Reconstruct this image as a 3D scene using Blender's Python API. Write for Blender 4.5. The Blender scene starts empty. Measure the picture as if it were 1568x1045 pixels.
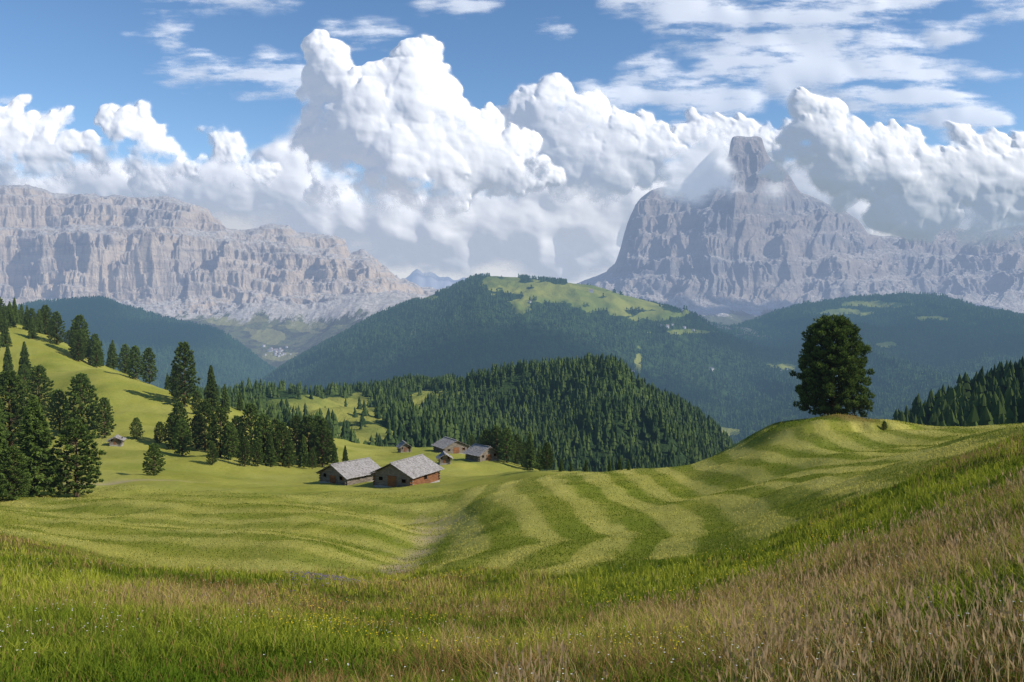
import bpy, math, random, bmesh
import numpy as np
from mathutils import Vector
rng=np.random.default_rng(7); random.seed(7)
F=1307.0; CX=784.0; HZ=470.0
scene=bpy.context.scene
scene.view_settings.view_transform='Standard'; scene.view_settings.look='None'; scene.view_settings.exposure=0
SUN_AZ=math.radians(106); SUN_EL=math.radians(36)
# ---------------------------------------------------------------- noise
def _hash(ix,iy,iz,seed):
    h=(ix*374761393+iy*668265263+iz*1440662683+seed*974711)&0xffffffff
    h=((h^(h>>13))*1274126177)&0xffffffff
    h=((h^(h>>16))*2246822519)&0xffffffff
    return ((h^(h>>15))&0xffffff)/float(0xffffff)
def vnoise(x,y,z=None,seed=0):
    x=np.asarray(x,float); y=np.asarray(y,float)
    two=z is None
    x0=np.floor(x);y0=np.floor(y)
    fx=x-x0;fy=y-y0
    fx=fx*fx*fx*(fx*(fx*6-15)+10);fy=fy*fy*fy*(fy*(fy*6-15)+10)
    ix=x0.astype(np.int64);iy=y0.astype(np.int64)
    if two:
        r=0
        for a in (0,1):
            for b in (0,1): r=r+_hash(ix+a,iy+b,0,seed)*(fx if a else 1-fx)*(fy if b else 1-fy)
        return r*2-1
    z=np.asarray(z,float);z0=np.floor(z);fz=z-z0;fz=fz*fz*fz*(fz*(fz*6-15)+10);iz=z0.astype(np.int64)
    r=0
    for a in (0,1):
        for b in (0,1):
            for d in (0,1):
                r=r+_hash(ix+a,iy+b,iz+d,seed)*(fx if a else 1-fx)*(fy if b else 1-fy)*(fz if d else 1-fz)
    return r*2-1
def fbm(x,y,z=None,oct=5,seed=0,gain=0.5,lac=2.03):
    s=0;a=1;f=1;n=0
    for o in range(oct):
        s=s+a*vnoise(np.asarray(x)*f+o*17.3,np.asarray(y)*f+o*9.1,None if z is None else np.asarray(z)*f+o*5.7,seed+o)
        n+=a;a*=gain;f*=lac
    return s/n
def ridged(x,y,z=None,oct=5,seed=0,gain=0.5,lac=2.1):
    s=0;a=1;f=1;n=0
    for o in range(oct):
        s=s+a*(1-2*np.abs(vnoise(np.asarray(x)*f+o*17.3,np.asarray(y)*f+o*9.1,None if z is None else np.asarray(z)*f+o*5.7,seed+o)))
        n+=a;a*=gain;f*=lac
    return s/n
def sstep(a,b,x):
    t=np.clip((x-a)/(b-a),0,1); return t*t*(3-2*t)
def pchip(x,Y,xq):
    x=np.asarray(x,float);Y=np.asarray(Y,float)
    if Y.ndim==1: Y=Y[:,None]
    h=np.diff(x)[:,None]; dl=np.diff(Y,axis=0)/h
    m=np.zeros_like(Y); m[0]=dl[0]; m[-1]=dl[-1]
    w1=2*h[1:]+h[:-1]; w2=h[1:]+2*h[:-1]
    same=(dl[1:]*dl[:-1])>0
    with np.errstate(divide='ignore',invalid='ignore'):
        hm=(w1+w2)/(w1/dl[:-1]+w2/dl[1:])
    m[1:-1]=np.where(same,hm,0)
    i=np.clip(np.searchsorted(x,xq)-1,0,len(x)-2)
    t=((np.clip(xq,x[0],x[-1])-x[i])/(x[i+1]-x[i]))[:,None]
    hh=h[i]
    return (2*t**3-3*t**2+1)*Y[i]+(t**3-2*t**2+t)*hh*m[i]+(-2*t**3+3*t**2)*Y[i+1]+(t**3-t**2)*hh*m[i+1]
# ---------------------------------------------------------------- mesh helper
def mesh_np(name,V,Fc,mat=None,smooth=True,attrs=None,colors=None,link=True):
    me=bpy.data.meshes.new(name)
    V=np.asarray(V,np.float32);Fc=np.asarray(Fc,np.int32);k=Fc.shape[1]
    me.vertices.add(len(V)); me.vertices.foreach_set('co',V.ravel())
    me.loops.add(Fc.size); me.loops.foreach_set('vertex_index',Fc.ravel())
    me.polygons.add(len(Fc)); me.polygons.foreach_set('loop_start',np.arange(0,Fc.size,k,dtype=np.int32))
    me.polygons.foreach_set('loop_total',np.full(len(Fc),k,np.int32))
    me.polygons.foreach_set('use_smooth',np.full(len(Fc),smooth,bool))
    me.update(calc_edges=True)
    for n,a in (attrs or {}).items():
        at=me.attributes.new(n,'FLOAT','POINT'); at.data.foreach_set('value',np.asarray(a,np.float32).ravel())
    for n,a in (colors or {}).items():
        at=me.attributes.new(n,'FLOAT_COLOR','POINT'); at.data.foreach_set('color',np.asarray(a,np.float32).ravel())
    if mat: me.materials.append(mat)
    if not link: return me
    ob=bpy.data.objects.new(name,me); scene.collection.objects.link(ob); return ob
# ---------------------------------------------------------------- material helpers
class NT:
    def __init__(s,mat):
        s.nt=mat.node_tree; s.nt.nodes.clear()
    def n(s,t,**kw):
        nd=s.nt.nodes.new(t)
        for k,v in kw.items(): setattr(nd,k,v)
        return nd
    def l(s,a,b): s.nt.links.new(a,b)
    def val(s,x,inp):
        if hasattr(x,'is_output'): s.l(x,inp)
        else: inp.default_value=x
    def math(s,op,a,b=0.0,c=None,clamp=False):
        nd=s.nt.nodes.new('ShaderNodeMath'); nd.operation=op; nd.use_clamp=clamp
        s.val(a,nd.inputs[0]); s.val(b,nd.inputs[1])
        if c is not None: s.val(c,nd.inputs[2])
        return nd.outputs[0]
    def mix(s,f,a,b):
        nd=s.nt.nodes.new('ShaderNodeMix'); nd.data_type='RGBA'
        s.val(f,nd.inputs[0])
        for x,i in ((a,6),(b,7)):
            if hasattr(x,'is_output'): s.l(x,nd.inputs[i])
            else: nd.inputs[i].default_value=(*x,1) if len(x)==3 else x
        return nd.outputs[2]
    def noise(s,vec,scale,detail=4,rough=0.55,dist=0.0):
        nd=s.n('ShaderNodeTexNoise'); nd.inputs['Scale'].default_value=scale; nd.inputs['Detail'].default_value=detail
        nd.inputs['Roughness'].default_value=rough; nd.inputs['Distortion'].default_value=dist
        if vec is not None: s.l(vec,nd.inputs['Vector'])
        return nd.outputs['Fac']
    def ramp(s,x,a,b,lo=0.0,hi=1.0,smooth=True):
        nd=s.n('ShaderNodeMapRange'); nd.interpolation_type='SMOOTHSTEP' if smooth else 'LINEAR'
        s.val(x,nd.inputs[0]); nd.inputs[1].default_value=a; nd.inputs[2].default_value=b; nd.inputs[3].default_value=lo; nd.inputs[4].default_value=hi
        return nd.outputs[0]
    def mapv(s,vec,scale=(1,1,1),rot=(0,0,0),loc=(0,0,0)):
        nd=s.n('ShaderNodeMapping'); nd.inputs['Scale'].default_value=scale; nd.inputs['Rotation'].default_value=rot; nd.inputs['Location'].default_value=loc
        s.l(vec,nd.inputs['Vector']); return nd.outputs[0]
HAZE_L=13500.0; HAZE_COL=(0.36,0.48,0.70); MIDCOL=(0.18,0.31,0.46)  # MIDCOL: darker, bluer painted haze that mimics cloud shade on the forests
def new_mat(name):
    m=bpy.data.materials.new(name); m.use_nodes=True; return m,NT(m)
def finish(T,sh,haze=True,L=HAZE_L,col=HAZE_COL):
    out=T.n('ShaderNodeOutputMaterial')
    if haze:   # airlight painted into the material as glow, growing with distance from the world origin
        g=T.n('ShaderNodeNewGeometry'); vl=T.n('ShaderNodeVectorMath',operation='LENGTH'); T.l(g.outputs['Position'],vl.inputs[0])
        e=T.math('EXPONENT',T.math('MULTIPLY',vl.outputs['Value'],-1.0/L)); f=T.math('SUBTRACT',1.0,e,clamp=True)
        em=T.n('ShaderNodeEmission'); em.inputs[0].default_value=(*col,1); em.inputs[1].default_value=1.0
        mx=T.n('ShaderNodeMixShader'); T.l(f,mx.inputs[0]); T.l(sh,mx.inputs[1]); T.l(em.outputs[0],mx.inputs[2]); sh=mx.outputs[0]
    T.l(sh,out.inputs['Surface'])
def diffuse(T,col,rough=0.9,normal=None,spec=0.2):
    b=T.n('ShaderNodeBsdfDiffuse')
    T.val(col if hasattr(col,'is_output') else (*col,1),b.inputs[0])
    if normal is not None: T.l(normal,b.inputs['Normal'])
    return b.outputs[0]
def bump(T,h,strength,dist):
    b=T.n('ShaderNodeBump'); b.inputs['Strength'].default_value=strength; b.inputs['Distance'].default_value=dist; T.l(h,b.inputs['Height']); return b.outputs[0]
def pos(T): return T.n('ShaderNodeNewGeometry').outputs['Position']
def attr(T,name,out='Fac'): return T.n('ShaderNodeAttribute',attribute_name=name).outputs[out]
# ---------------------------------------------------------------- terrain sheets
class Sheet:
    def __init__(s,pxs,ds,M,us,lds,warp=None,relief=None):
        M=np.array(M,float)
        us=np.asarray(us);lds=np.asarray(lds)
        A=pchip(np.log(ds),M.T,lds)
        B=pchip((np.array(pxs)-CX)/F,A.T,us)
        if warp is not None:
            U,Ld=np.meshgrid(us,lds,indexing='ij')
            q=np.clip(Ld+warp(U,np.exp(Ld)),lds[0],lds[-1])
            fi=np.interp(q,lds,np.arange(len(lds))); i0=np.clip(fi.astype(int),0,len(lds)-2); t=fi-i0
            r=np.arange(len(us))[:,None]
            B=B[r,i0]*(1-t)+B[r,i0+1]*t
        s.us=us;s.lds=lds
        D=np.exp(lds)[None,:]
        s.X=us[:,None]*D; s.Y=np.broadcast_to(D,s.X.shape).copy(); s.Z=(HZ-B)/F*D
        if relief is not None: s.Z=s.Z+relief(s.X,s.Y,s.Z)
        s.PY=HZ-s.Z/s.Y*F
    def build(s,name,mat,attrs=None):
        nu,nd=s.X.shape
        V=np.stack([s.X,s.Y,s.Z],-1).reshape(-1,3)
        i=np.arange(nu-1)[:,None]*nd+np.arange(nd-1)[None,:]
        Fc=np.stack([i,i+nd,i+nd+1,i+1],-1).reshape(-1,4)
        return mesh_np(name,V,Fc,mat,True,attrs)
    def h(s,x,y):
        return s.samp(s.Z,x,y)
    def samp(s,G,x,y):
        x=np.asarray(x,float);y=np.asarray(y,float)
        fu=np.interp(x/y,s.us,np.arange(len(s.us)));fd=np.interp(np.log(y),s.lds,np.arange(len(s.lds)))
        i=np.clip(fu.astype(int),0,len(s.us)-2);j=np.clip(fd.astype(int),0,len(s.lds)-2);a=fu-i;b=fd-j
        return G[i,j]*(1-a)*(1-b)+G[i+1,j]*a*(1-b)+G[i,j+1]*(1-a)*b+G[i+1,j+1]*a*b
def lsp(parts):
    o=[]
    for a,b,n in parts: o.append(np.linspace(math.log(a),math.log(b),n,endpoint=False))
    return np.concatenate(o+[[math.log(parts[-1][1])]])
# ---- near meadow
nd_=[0.6,2,4,8,15,25,40,60,80,100,130,170,230,300,400,520,700]
near_cols={
-1800:[4100,1560,1100,985,925,875,820,780,740,700,660,600,520,450,380,380,450],
-150:[4100,1560,1100,985,925,875,830,795,770,750,725,688,630,560,480,480,560],
0:   [4100,1560,1100,985,925,878,838,800,774,760,729,690,638,572,492,505,610],
75:  [4100,1560,1103,987,928,885,850,808,774,761,731,690,632,565,515,545,660],
150: [4100,1560,1105,990,930,890,862,815,768,760,733,690,625,565,560,620,760],
230: [4100,1560,1110,995,935,898,872,822,766,758,732,692,632,590,598,680,800],
300: [4100,1560,1115,1000,940,905,878,825,772,757,735,700,640,612,640,720,850],
450: [4100,1560,1120,1010,955,918,885,828,782,762,745,717,682,664,672,740,850],
600: [4100,1560,1125,1020,965,925,880,826,788,762,744,716,698,690,722,790,880],
680: [4100,1560,1125,1020,965,925,880,822,778,755,740,718,697,692,735,800,890],
750: [4100,1560,1125,1020,965,925,880,805,752,744,735,720,704,715,760,820,900],
820: [4100,1560,1125,1018,962,922,874,796,740,730,727,722,725,745,790,850,900],
900: [4100,1560,1120,1015,955,915,868,790,732,722,728,745,775,800,820,860,900],
1050:[4100,1560,1115,1005,940,900,855,778,728,714,728,755,785,810,830,860,900],
1120:[4100,1560,1112,990,920,880,835,765,712,692,705,740,785,810,830,860,900],
1200:[4100,1560,1108,975,900,855,800,740,690,656,672,730,785,810,830,860,900],
1280:[4100,1560,1100,950,870,825,768,715,676,655,668,730,785,810,830,860,900],
1350:[4100,1560,1085,930,845,795,745,702,674,664,680,735,785,810,830,860,900],
1500:[4100,1560,1050,880,790,735,695,672,662,664,680,735,785,810,830,860,900],
1700:[4100,1560,1000,810,720,670,648,642,645,655,680,735,785,810,830,860,900],
3300:[4100,1560,900,600,520,480,480,500,540,580,640,700,785,810,830,860,900]}
us=np.concatenate([np.linspace(-1.9,-0.68,40)[:-1],np.linspace(-0.68,0.68,620),np.linspace(0.68,1.9,40)[1:]])
lds=lsp([(0.6,5,50),(5,140,640),(140,700,160)])
def gully(x,y,ws=1.0):
    gx=np.interp(y,[28,42,60,80,100],[-4.6,-6.2,-6.2,-7.5,-9])+0.5*np.sin(y/5.0); w=ws*np.interp(y,[28,60,100],[1.1,2.2,4.0])
    return np.exp(-((x-gx)/w)**2)*sstep(26,36,y)*(1-sstep(70,100,y))
def near_relief(X,Y,Z):
    r=1.3*fbm(X/18+3,Y/18,oct=4,seed=3)*sstep(10,45,Y)+0.12*fbm(X/3.5,Y/3.5,oct=3,seed=5)*sstep(1,10,Y)
    r+=2.6*fbm(X/55,Y/55,oct=4,seed=9)*sstep(90,200,Y)
    r-=0.85*gully(X,Y,1.9)+0.25*gully(X,Y,0.7)
    r+=0.7*np.exp(-(((X-1.0)/6)**2+((Y-62)/14)**2))
    r+=0.7*np.exp(-(((X+14)/7)**2+((Y-64)/10)**2))
    r+=0.28*np.sin(Y/3.4+0.12*X+4*fbm(X/30,Y/30,oct=3,seed=21))*sstep(45,60,Y)*(1-sstep(90,110,Y))*(1-sstep(-14,0,X))
    r+=0.8*sstep(0.35,0.7,np.exp(-((Y-86-0.12*X+2.5*fbm(X/6,Y/20,oct=3,seed=33))/4.0)**2))*sstep(24,30,X)
    return r
near=Sheet(list(near_cols),nd_,list(near_cols.values()),us,lds,relief=near_relief)
PXG=CX+near.us[:,None]*F+0*near.X
bnd=np.interp(PXG,[-400,0,100,200,450,600,750,900,1050,1150,1230,1300,1370,1450,1520,1568,1700],[800,820,850,873,880,870,876,878,864,848,800,770,742,702,679,664,648])
wob=18*fbm(near.X/6,near.Y/6,oct=5,seed=11)
mown=sstep(-4,4,bnd-near.PY+wob)
mown=np.where(near.Y<12,0,mown)
fr=sstep(0.0,1.0,1-np.abs(near.Y-89-0.1*near.X)/8)*sstep(1150,1190,PXG)
mown=mown*(1-0.95*fr*sstep(-0.3,0.2,fbm(near.X/7,near.Y/7,oct=4,seed=31)+0.15))
earth=np.clip(gully(near.X,near.Y,0.8)*1.2-0.5+0.8*fbm(near.X/1.5,near.Y/2,oct=4,seed=13),0,1)*0.8
earth=np.maximum(earth,0.7*np.exp(-((near.Y-118-0.5*(near.X+54))/2.0)**2)*np.exp(-((near.X+55)/7)**2))
MOWN=mown;EARTH=earth
UU=near.us[:,None]+0*near.X
lateral=0.26*sstep(0.15,0.45,UU)+0.40*sstep(0.1,0.4,-UU)-0.28-0.3*sstep(12,5,near.Y)*sstep(0.35,0.55,UU)
RUST=sstep(-0.2,0.6,1.3*fbm(near.X/3.5,near.Y/7,oct=5,seed=15)+lateral+0.10)
dw=fbm(near.X/40,near.Y/40,oct=3,seed=35)
w1=near.X-0.10*near.Y+5.5*dw+2.0*np.sin(near.Y/13); a1=np.sin(w1*1.5)+0.25*np.sin(w1*3.4+1)
w2=near.Y+0.45*near.X+9*dw; a2=np.sin(w2*0.95)
jit=0.75*fbm(near.X/1.1,near.Y/4,oct=5,seed=36,gain=0.6)
side=sstep(-8,-4,near.X)
farf=1-sstep(88,115,near.Y)
SW=(sstep(-0.65,0.65,a1+jit)*side+(0.14+0.70*sstep(-0.8,0.8,a2+1.4*jit))*(1-side))*farf+0.45*(1-farf)
SW=np.clip(0.08+0.74*SW+0.38*fbm(near.X/10,near.Y/12,oct=4,seed=37),0,1)

m_meadow,T=new_mat('meadow_grass_ground')
P=pos(T)
n1=T.noise(P,0.10,5,0.6); n2=T.noise(P,1.3,6,0.7); n3=T.noise(P,6.0,4,0.7)
cA=T.mix(attr(T,'swath'),(0.16,0.20,0.020),(0.48,0.44,0.12))
cA=T.mix(T.ramp(n1,0.40,0.62,0,0.35),cA,(0.34,0.31,0.045))
cA=T.mix(T.ramp(n2,0.5,0.78,0,0.5),cA,(0.46,0.39,0.13))
cB=T.mix(T.ramp(n2,0.25,0.47,0.55,0),cA,(0.10,0.14,0.02))
cB=T.mix(T.ramp(n3,0.3,0.7,0.3,0),cB,(0.11,0.13,0.03))
g1=T.mix(attr(T,'rust'),(0.10,0.145,0.014),(0.18,0.125,0.04))
g1=T.mix(T.ramp(n3,0.3,0.7,0.6,0),g1,(0.045,0.055,0.012))
c=T.mix(attr(T,'mown'),g1,cB)
c=T.mix(attr(T,'earth'),c,(0.40,0.31,0.21))
nb=bump(T,T.noise(P,5.0,6,0.75),0.6,0.25)
finish(T,diffuse(T,c,0.95,nb,0.05))
near.build('meadow_ground',m_meadow,{'mown':mown,'rust':RUST,'earth':earth,'swath':SW})
# ---- rock
def rock_mat(name,warm,cool,L,sc=1.0,pale=(0.60,0.52,0.42),col=HAZE_COL):
    m,T=new_mat(name); P=pos(T)
    streak=T.noise(T.mapv(P,(0.011*sc,0.011*sc,0.0028*sc)),1.0,7,0.7,0.4)
    strata=T.noise(T.mapv(P,(0.0008,0.0008,0.018)),1.0,6,0.65)
    big=T.noise(P,0.0018,5,0.65)
    fine=T.noise(P,0.02,7,0.75)
    c=T.mix(T.ramp(big,0.38,0.6),cool,warm)
    c=T.mix(T.ramp(streak,0.32,0.50,0.75,0),c,(0.15,0.15,0.16))
    c=T.mix(T.ramp(streak,0.54,0.68,0,0.6),c,pale)
    c=T.mix(T.ramp(strata,0.48,0.6,0,0.35),c,pale)
    c=T.mix(T.ramp(strata,0.36,0.46,0.4,0),c,(0.2,0.195,0.2))
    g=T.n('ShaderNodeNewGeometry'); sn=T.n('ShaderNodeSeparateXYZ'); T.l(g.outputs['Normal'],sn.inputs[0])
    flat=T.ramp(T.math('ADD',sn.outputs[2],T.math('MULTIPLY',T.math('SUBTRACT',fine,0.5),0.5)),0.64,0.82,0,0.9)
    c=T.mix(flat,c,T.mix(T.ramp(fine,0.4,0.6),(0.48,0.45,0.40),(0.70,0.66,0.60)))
    gr=attr(T,'green')
    gr=T.ramp(T.math('ADD',gr,T.math('MULTIPLY',T.math('SUBTRACT',T.noise(T.mapv(P,(0.006,0.0012,0.003)),1.0,7,0.72),0.5),2.4)),0.42,0.60)
    gn=T.noise(P,0.006,7,0.72)
    gcol=T.mix(T.ramp(gn,0.44,0.56),(0.03,0.055,0.025),(0.12,0.155,0.05))
    gcol=T.mix(T.ramp(T.math('ADD',attr(T,'lawn'),T.math('MULTIPLY',T.math('SUBTRACT',gn,0.5),1.2)),0.35,0.6),gcol,(0.24,0.25,0.08))
    c=T.mix(gr,c,gcol)
    nb=bump(T,T.math('ADD',T.math('MULTIPLY',streak,0.8),T.math('MULTIPLY',fine,0.5)),1.0,70.0)
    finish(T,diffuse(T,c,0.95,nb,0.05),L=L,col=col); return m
m_sella=rock_mat('limestone_warm',(0.62,0.50,0.38),(0.50,0.44,0.38),L=13000,pale=(0.76,0.64,0.50),col=(0.35,0.45,0.66))
m_lang=rock_mat('limestone_grey',(0.42,0.37,0.33),(0.30,0.305,0.32),L=7600,pale=(0.58,0.50,0.41),col=(0.31,0.41,0.61))
sd=[4200,5000,5700,6300,6900,7050,7250,7650,7780,8100,8600,10500]
def srow(c,l,b,b2,b3): return [b3+110,b3+45,b3,b2,b,(b+l)/2+8,l+6,l-6,(l+c)/2-4,c+3,c+1,c+90]
sc={-500:(285,350,452,480,520),-200:(283,350,450,480,520),0:(290,352,455,485,520),30:(288,352,455,487,520),100:(298,352,450,490,520),130:(301,350,448,490,522),160:(303,350,455,490,525),
 250:(305,352,450,492,530),320:(325,358,445,495,535),350:(350,366,448,498,540),375:(356,372,440,495,542),402:(348,372,440,492,545),430:(346,375,435,490,545),460:(358,382,440,490,540),515:(364,390,440,480,520),530:(372,396,440,478,515),537:(390,405,440,475,510),
 556:(384,402,440,468,500),575:(398,408,441,468,495),600:(421,426,444,465,490),640:(441,445,455,470,490),700:(452,456,462,475,495),800:(470,474,480,490,510),900:(490,495,500,505,520)}
def swarp(U,D):
    k=sstep(6200,6900,D)*(1-sstep(8150,8700,D))
    a=ridged(U*11+0.25*fbm(U*9,D/260,oct=3,seed=40),D/900,oct=6,seed=41,gain=0.6)
    b=fbm(U*60,D/160,oct=4,seed=44)
    return k*((a-0.25)*0.042+0.013*b)
def terr(Z,X,Y,T,amp,seed):
    ph=Z/T+1.1*fbm(X/900,Y/900,oct=3,seed=seed)
    f=ph-np.floor(ph); return amp*T*(sstep(0.25,0.85,f)-f)
def srel(X,Y,Z):
    k=sstep(6300,6800,Y)
    j=ridged(X/230,Y/260,oct=5,seed=49,gain=0.6)
    return 30*k*fbm(X/130,Y/130,Z/130,oct=6,seed=47,gain=0.6)+45*(1-k)*ridged(X/500,Y/1300,oct=6,seed=48)+k*terr(Z,X,Y,110,0.75,50)+k*terr(Z,X,Y,38,0.6,51)+24*k*sstep(7900,8100,Y)*j
sella=Sheet(list(sc),sd,[srow(*v) for v in sc.values()],np.linspace(-0.85,0.08,1000),lsp([(4200,6600,120),(6600,8200,460),(8200,10500,40)]),warp=swarp,relief=srel)
SPX=CX+sella.us[:,None]*F+0*sella.X
def blob(px,py,cx,cy,rx,ry,seed=0): return 1-sstep(0.7,1.3,np.sqrt(((px-cx)/rx)**2+((py-cy)/ry)**2)+0.8*fbm(px/22+seed,py/7,oct=4,seed=77))
sg=sstep(0,1,(sella.PY-452)/70)
slawn=np.maximum.reduce([blob(SPX,sella.PY,405,512,28,12),blob(SPX,sella.PY,425,545,24,8),blob(SPX,sella.PY,360,490,40,7),blob(SPX,sella.PY,470,500,40,8),blob(SPX,sella.PY,330,470,25,5)])
sella.build('rocky_mountain_massif',m_sella,{'green':sg,'lawn':slawn})
# ---- tower mountain
ld_=[3900,4500,4900,5100,5250,5500,5750,6000,6250,7600]
lc={800:455,840:447,895:430,920:420,941:404,950:378,958:348,966:328,976:310,1000:291,1030:284,1052:280,1068:272,1085:260,1098:254,1108:248,1113:238,1116:220,1120:212,1130:210,1142:212,1155:212,1163:215,1168:228,1174:242,1182:250,1194:257,1206:272,1225:296,1240:302,1270:315,1290:322,1310:338,1330:358,1370:362,1400:356,1450:350,1500:356,1568:345,1700:350,1900:380,2100:420}
def lrow(c):
    b=456; hh=b-c
    return [520,492,474,b-hh*0.04,b-hh*0.22,b-hh*0.5,b-hh*0.78,c+1,c+4,c+150]
def lwarp(U,D):
    k=sstep(4800,5150,D)*(1-sstep(5750,6050,D))
    a=ridged(U*9+3.3+0.35*fbm(U*7,D/300,oct=3,seed=60),D/1400,oct=6,seed=61,gain=0.6); b=fbm(U*50,D/130,oct=4,seed=64)
    return k*((a-0.3)*0.06+0.014*b)
def lrel(X,Y,Z):
    k=sstep(4950,5200,Y); top=1-0.75*sstep(5800,5950,Y)
    return 30*k*top*fbm(X/110,Y/110,Z/110,oct=6,seed=67,gain=0.6)+35*(1-k)*ridged(X/400,Y/1200,oct=5,seed=68)+k*top*terr(Z,X,Y,140,0.5,52)+7*k*sstep(5850,6000,Y)*ridged(X/90,Y/150,oct=4,seed=69)
lang=Sheet(list(lc),ld_,[lrow(v) for v in lc.values()],np.linspace(0.012,1.0,1050),lsp([(3900,4900,90),(4900,6100,460),(6100,7600,40)]),warp=lwarp,relief=lrel)
lg=sstep(0,1,(lang.PY-456)/46)
lang.build('rocky_mountain_peak',m_lang,{'green':lg,'lawn':0*lg})
# ---- distant ridge
dr={560:440,600:432,625:425,640:411,650:420,660:417,672:424,700:428,735:420,760:430,850:440}
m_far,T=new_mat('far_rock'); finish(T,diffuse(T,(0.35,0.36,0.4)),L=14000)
far=Sheet(list(dr),[15000,17000,18000,20000],[[475,455,v,v+30] for v in dr.values()],np.linspace(-0.2,0.06,160),np.linspace(math.log(15000),math.log(20000),60),relief=lambda X,Y,Z:90*ridged(X/400,Y/700,oct=5,seed=71)-30)
far.build('distant_mountain_range',m_far,None)
# ---- forest floor material
def forest_floor(name,L=HAZE_L,scale=0.05,dark=(0.025,0.045,0.018),lite=(0.05,0.085,0.03),col=HAZE_COL):
    m,T=new_mat(name); P=pos(T)
    n=T.noise(P,scale,6,0.75); n2=T.noise(P,scale*0.08,5,0.6)
    c=T.mix(T.ramp(n,0.4,0.6),dark,lite)
    md=T.ramp(T.math('ADD',attr(T,'grass'),T.math('MULTIPLY',T.math('SUBTRACT',T.noise(P,scale*0.3,6,0.7),0.5),0.9)),0.40,0.62)
    c=T.mix(md,c,T.mix(T.ramp(n2,0.35,0.65),(0.15,0.19,0.045),(0.30,0.30,0.07)))
    nb=bump(T,n,1.0,0.4/scale)
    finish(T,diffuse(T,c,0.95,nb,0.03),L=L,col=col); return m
LM=7600
m_ff=forest_floor('forest_floor_mid',L=LM,col=MIDCOL)
m_fn=forest_floor('forest_floor_near',scale=0.12,col=MIDCOL)
wh_d=[380,550,750,950,1200,1600]
wh={150:[700,665,640,630,660,760],300:[700,660,630,618,640,760],400:[720,665,628,608,640,760],500:[740,680,640,604,620,760],600:[760,690,642,603,598,740],700:[780,710,645,598,600,740],
800:[800,730,655,592,612,740],930:[820,740,660,577,600,740],1000:[830,760,690,608,632,760],1060:[840,770,712,645,662,780],1100:[850,790,735,683,700,800],1180:[860,820,790,760,770,830],1300:[880,850,820,800,800,850]}
def hrel(X,Y,Z):
    sp=np.interp(Y,[450,700,950],[150,120,100])
    return 24*fbm(X/120,Y/120,oct=4,seed=81)+12*ridged(X/160,Y/400,oct=3,seed=82)-5+26*np.exp(-np.abs(X-sp)/60)*sstep(480,650,Y)*(1-sstep(850,1000,Y))
hill=Sheet(list(wh),wh_d,list(wh.values()),np.linspace(-0.5,0.4,260),np.linspace(math.log(380),math.log(1600),200),relief=hrel)
HPX=CX+hill.us[:,None]*F+0*hill.X
hg=np.maximum.reduce([blob(HPX,hill.PY,500,628,70,24),blob(HPX,hill.PY,660,606,45,8),blob(HPX,hill.PY,560,665,60,14),blob(HPX,hill.PY,425,625,22,16),blob(HPX,hill.PY,640,625,16,14)])
hill.build('wooded_hill',m_fn,{'grass':hg})
md_=[1500,2000,2500,3000,3600,4500,6000]
mm={-300:[800,760,740,720,700,690,760],250:[800,765,730,700,695,740,760],320:[800,755,705,655,640,700,760],380:[800,740,680,618,600,660,740],450:[800,720,640,575,548,620,700],520:[780,700,610,535,509,580,660],600:[770,680,580,500,468,540,620],680:[760,670,560,475,441,510,600],
740:[750,665,550,468,420,490,580],800:[745,660,550,470,422,485,560],880:[740,660,560,478,430,485,560],950:[735,660,570,495,446,490,560],1050:[730,660,590,520,478,495,560],1110:[720,655,600,545,505,495,560],
1180:[715,655,610,560,515,488,550],1240:[710,655,600,550,505,470,540],1320:[705,650,595,540,495,460,530],1400:[700,640,590,535,485,455,530],1500:[700,635,590,530,485,465,530],1600:[700,630,580,530,490,482,530],2000:[700,630,580,530,500,500,530]}
def mrel(X,Y,Z): return (75*ridged(X/520+0.5*fbm(X/700,Y/700,seed=3),Y/1300,oct=6,seed=91,gain=0.55)-20)*sstep(1500,2100,Y)*(1-0.8*np.exp(-((Y-3600)/300)**2)*(X<0.2*Y))-10
mid=Sheet(list(mm),md_,list(mm.values()),np.linspace(-0.8,0.9,700),np.linspace(math.log(1500),math.log(6000),340),relief=mrel)
MPX=CX+mid.us[:,None]*F+0*mid.X
PYm=mid.PY; front=mid.Y<3750
mg=np.maximum.reduce([blob(MPX,PYm,770,435,28,14)*front,blob(MPX,PYm,860,446,95,15)*front,blob(MPX,PYm,950,466,75,14)*front,blob(MPX,PYm,1010,483,40,8)*front,blob(MPX,PYm,798,468,12,14)*front,
 0.75*blob(MPX,PYm,1290,478,45,5),0.75*blob(MPX,PYm,1195,562,24,6),0.7*blob(MPX,PYm,1360,528,18,5),blob(MPX,PYm,1120,662,16,7),0.6*blob(MPX,PYm,640,455,40,5),0.7*blob(MPX,PYm,1430,488,30,4),0.62*blob(MPX,PYm,978,555,6,26),0.7*blob(MPX,PYm,1345,466,60,5),0.7*blob(MPX,PYm,1050,508,50,4)])
mid.build('forested_mountain',m_ff,{'grass':mg})
lr={-400:470,-200:470,0:474,100:462,150:462,200:474,270:490,340:516,400:546,430:562,500:600,600:640}
lrs=Sheet(list(lr),[2300,3200,3900,4500,5600],[[700,v+95,v+38,v,v+80] for v in lr.values()],np.linspace(-0.9,-0.12,260),np.linspace(math.log(2300),math.log(5600),160),relief=lambda X,Y,Z:55*ridged(X/600,Y/1500,oct=5,seed=101)-20)
lrs.build('forested_ridge',m_ff,{'grass':0*lrs.X})
rc={1250:780,1300:735,1340:700,1390:668,1450:635,1568:592,1700:550,1900:500,2300:430}
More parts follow.
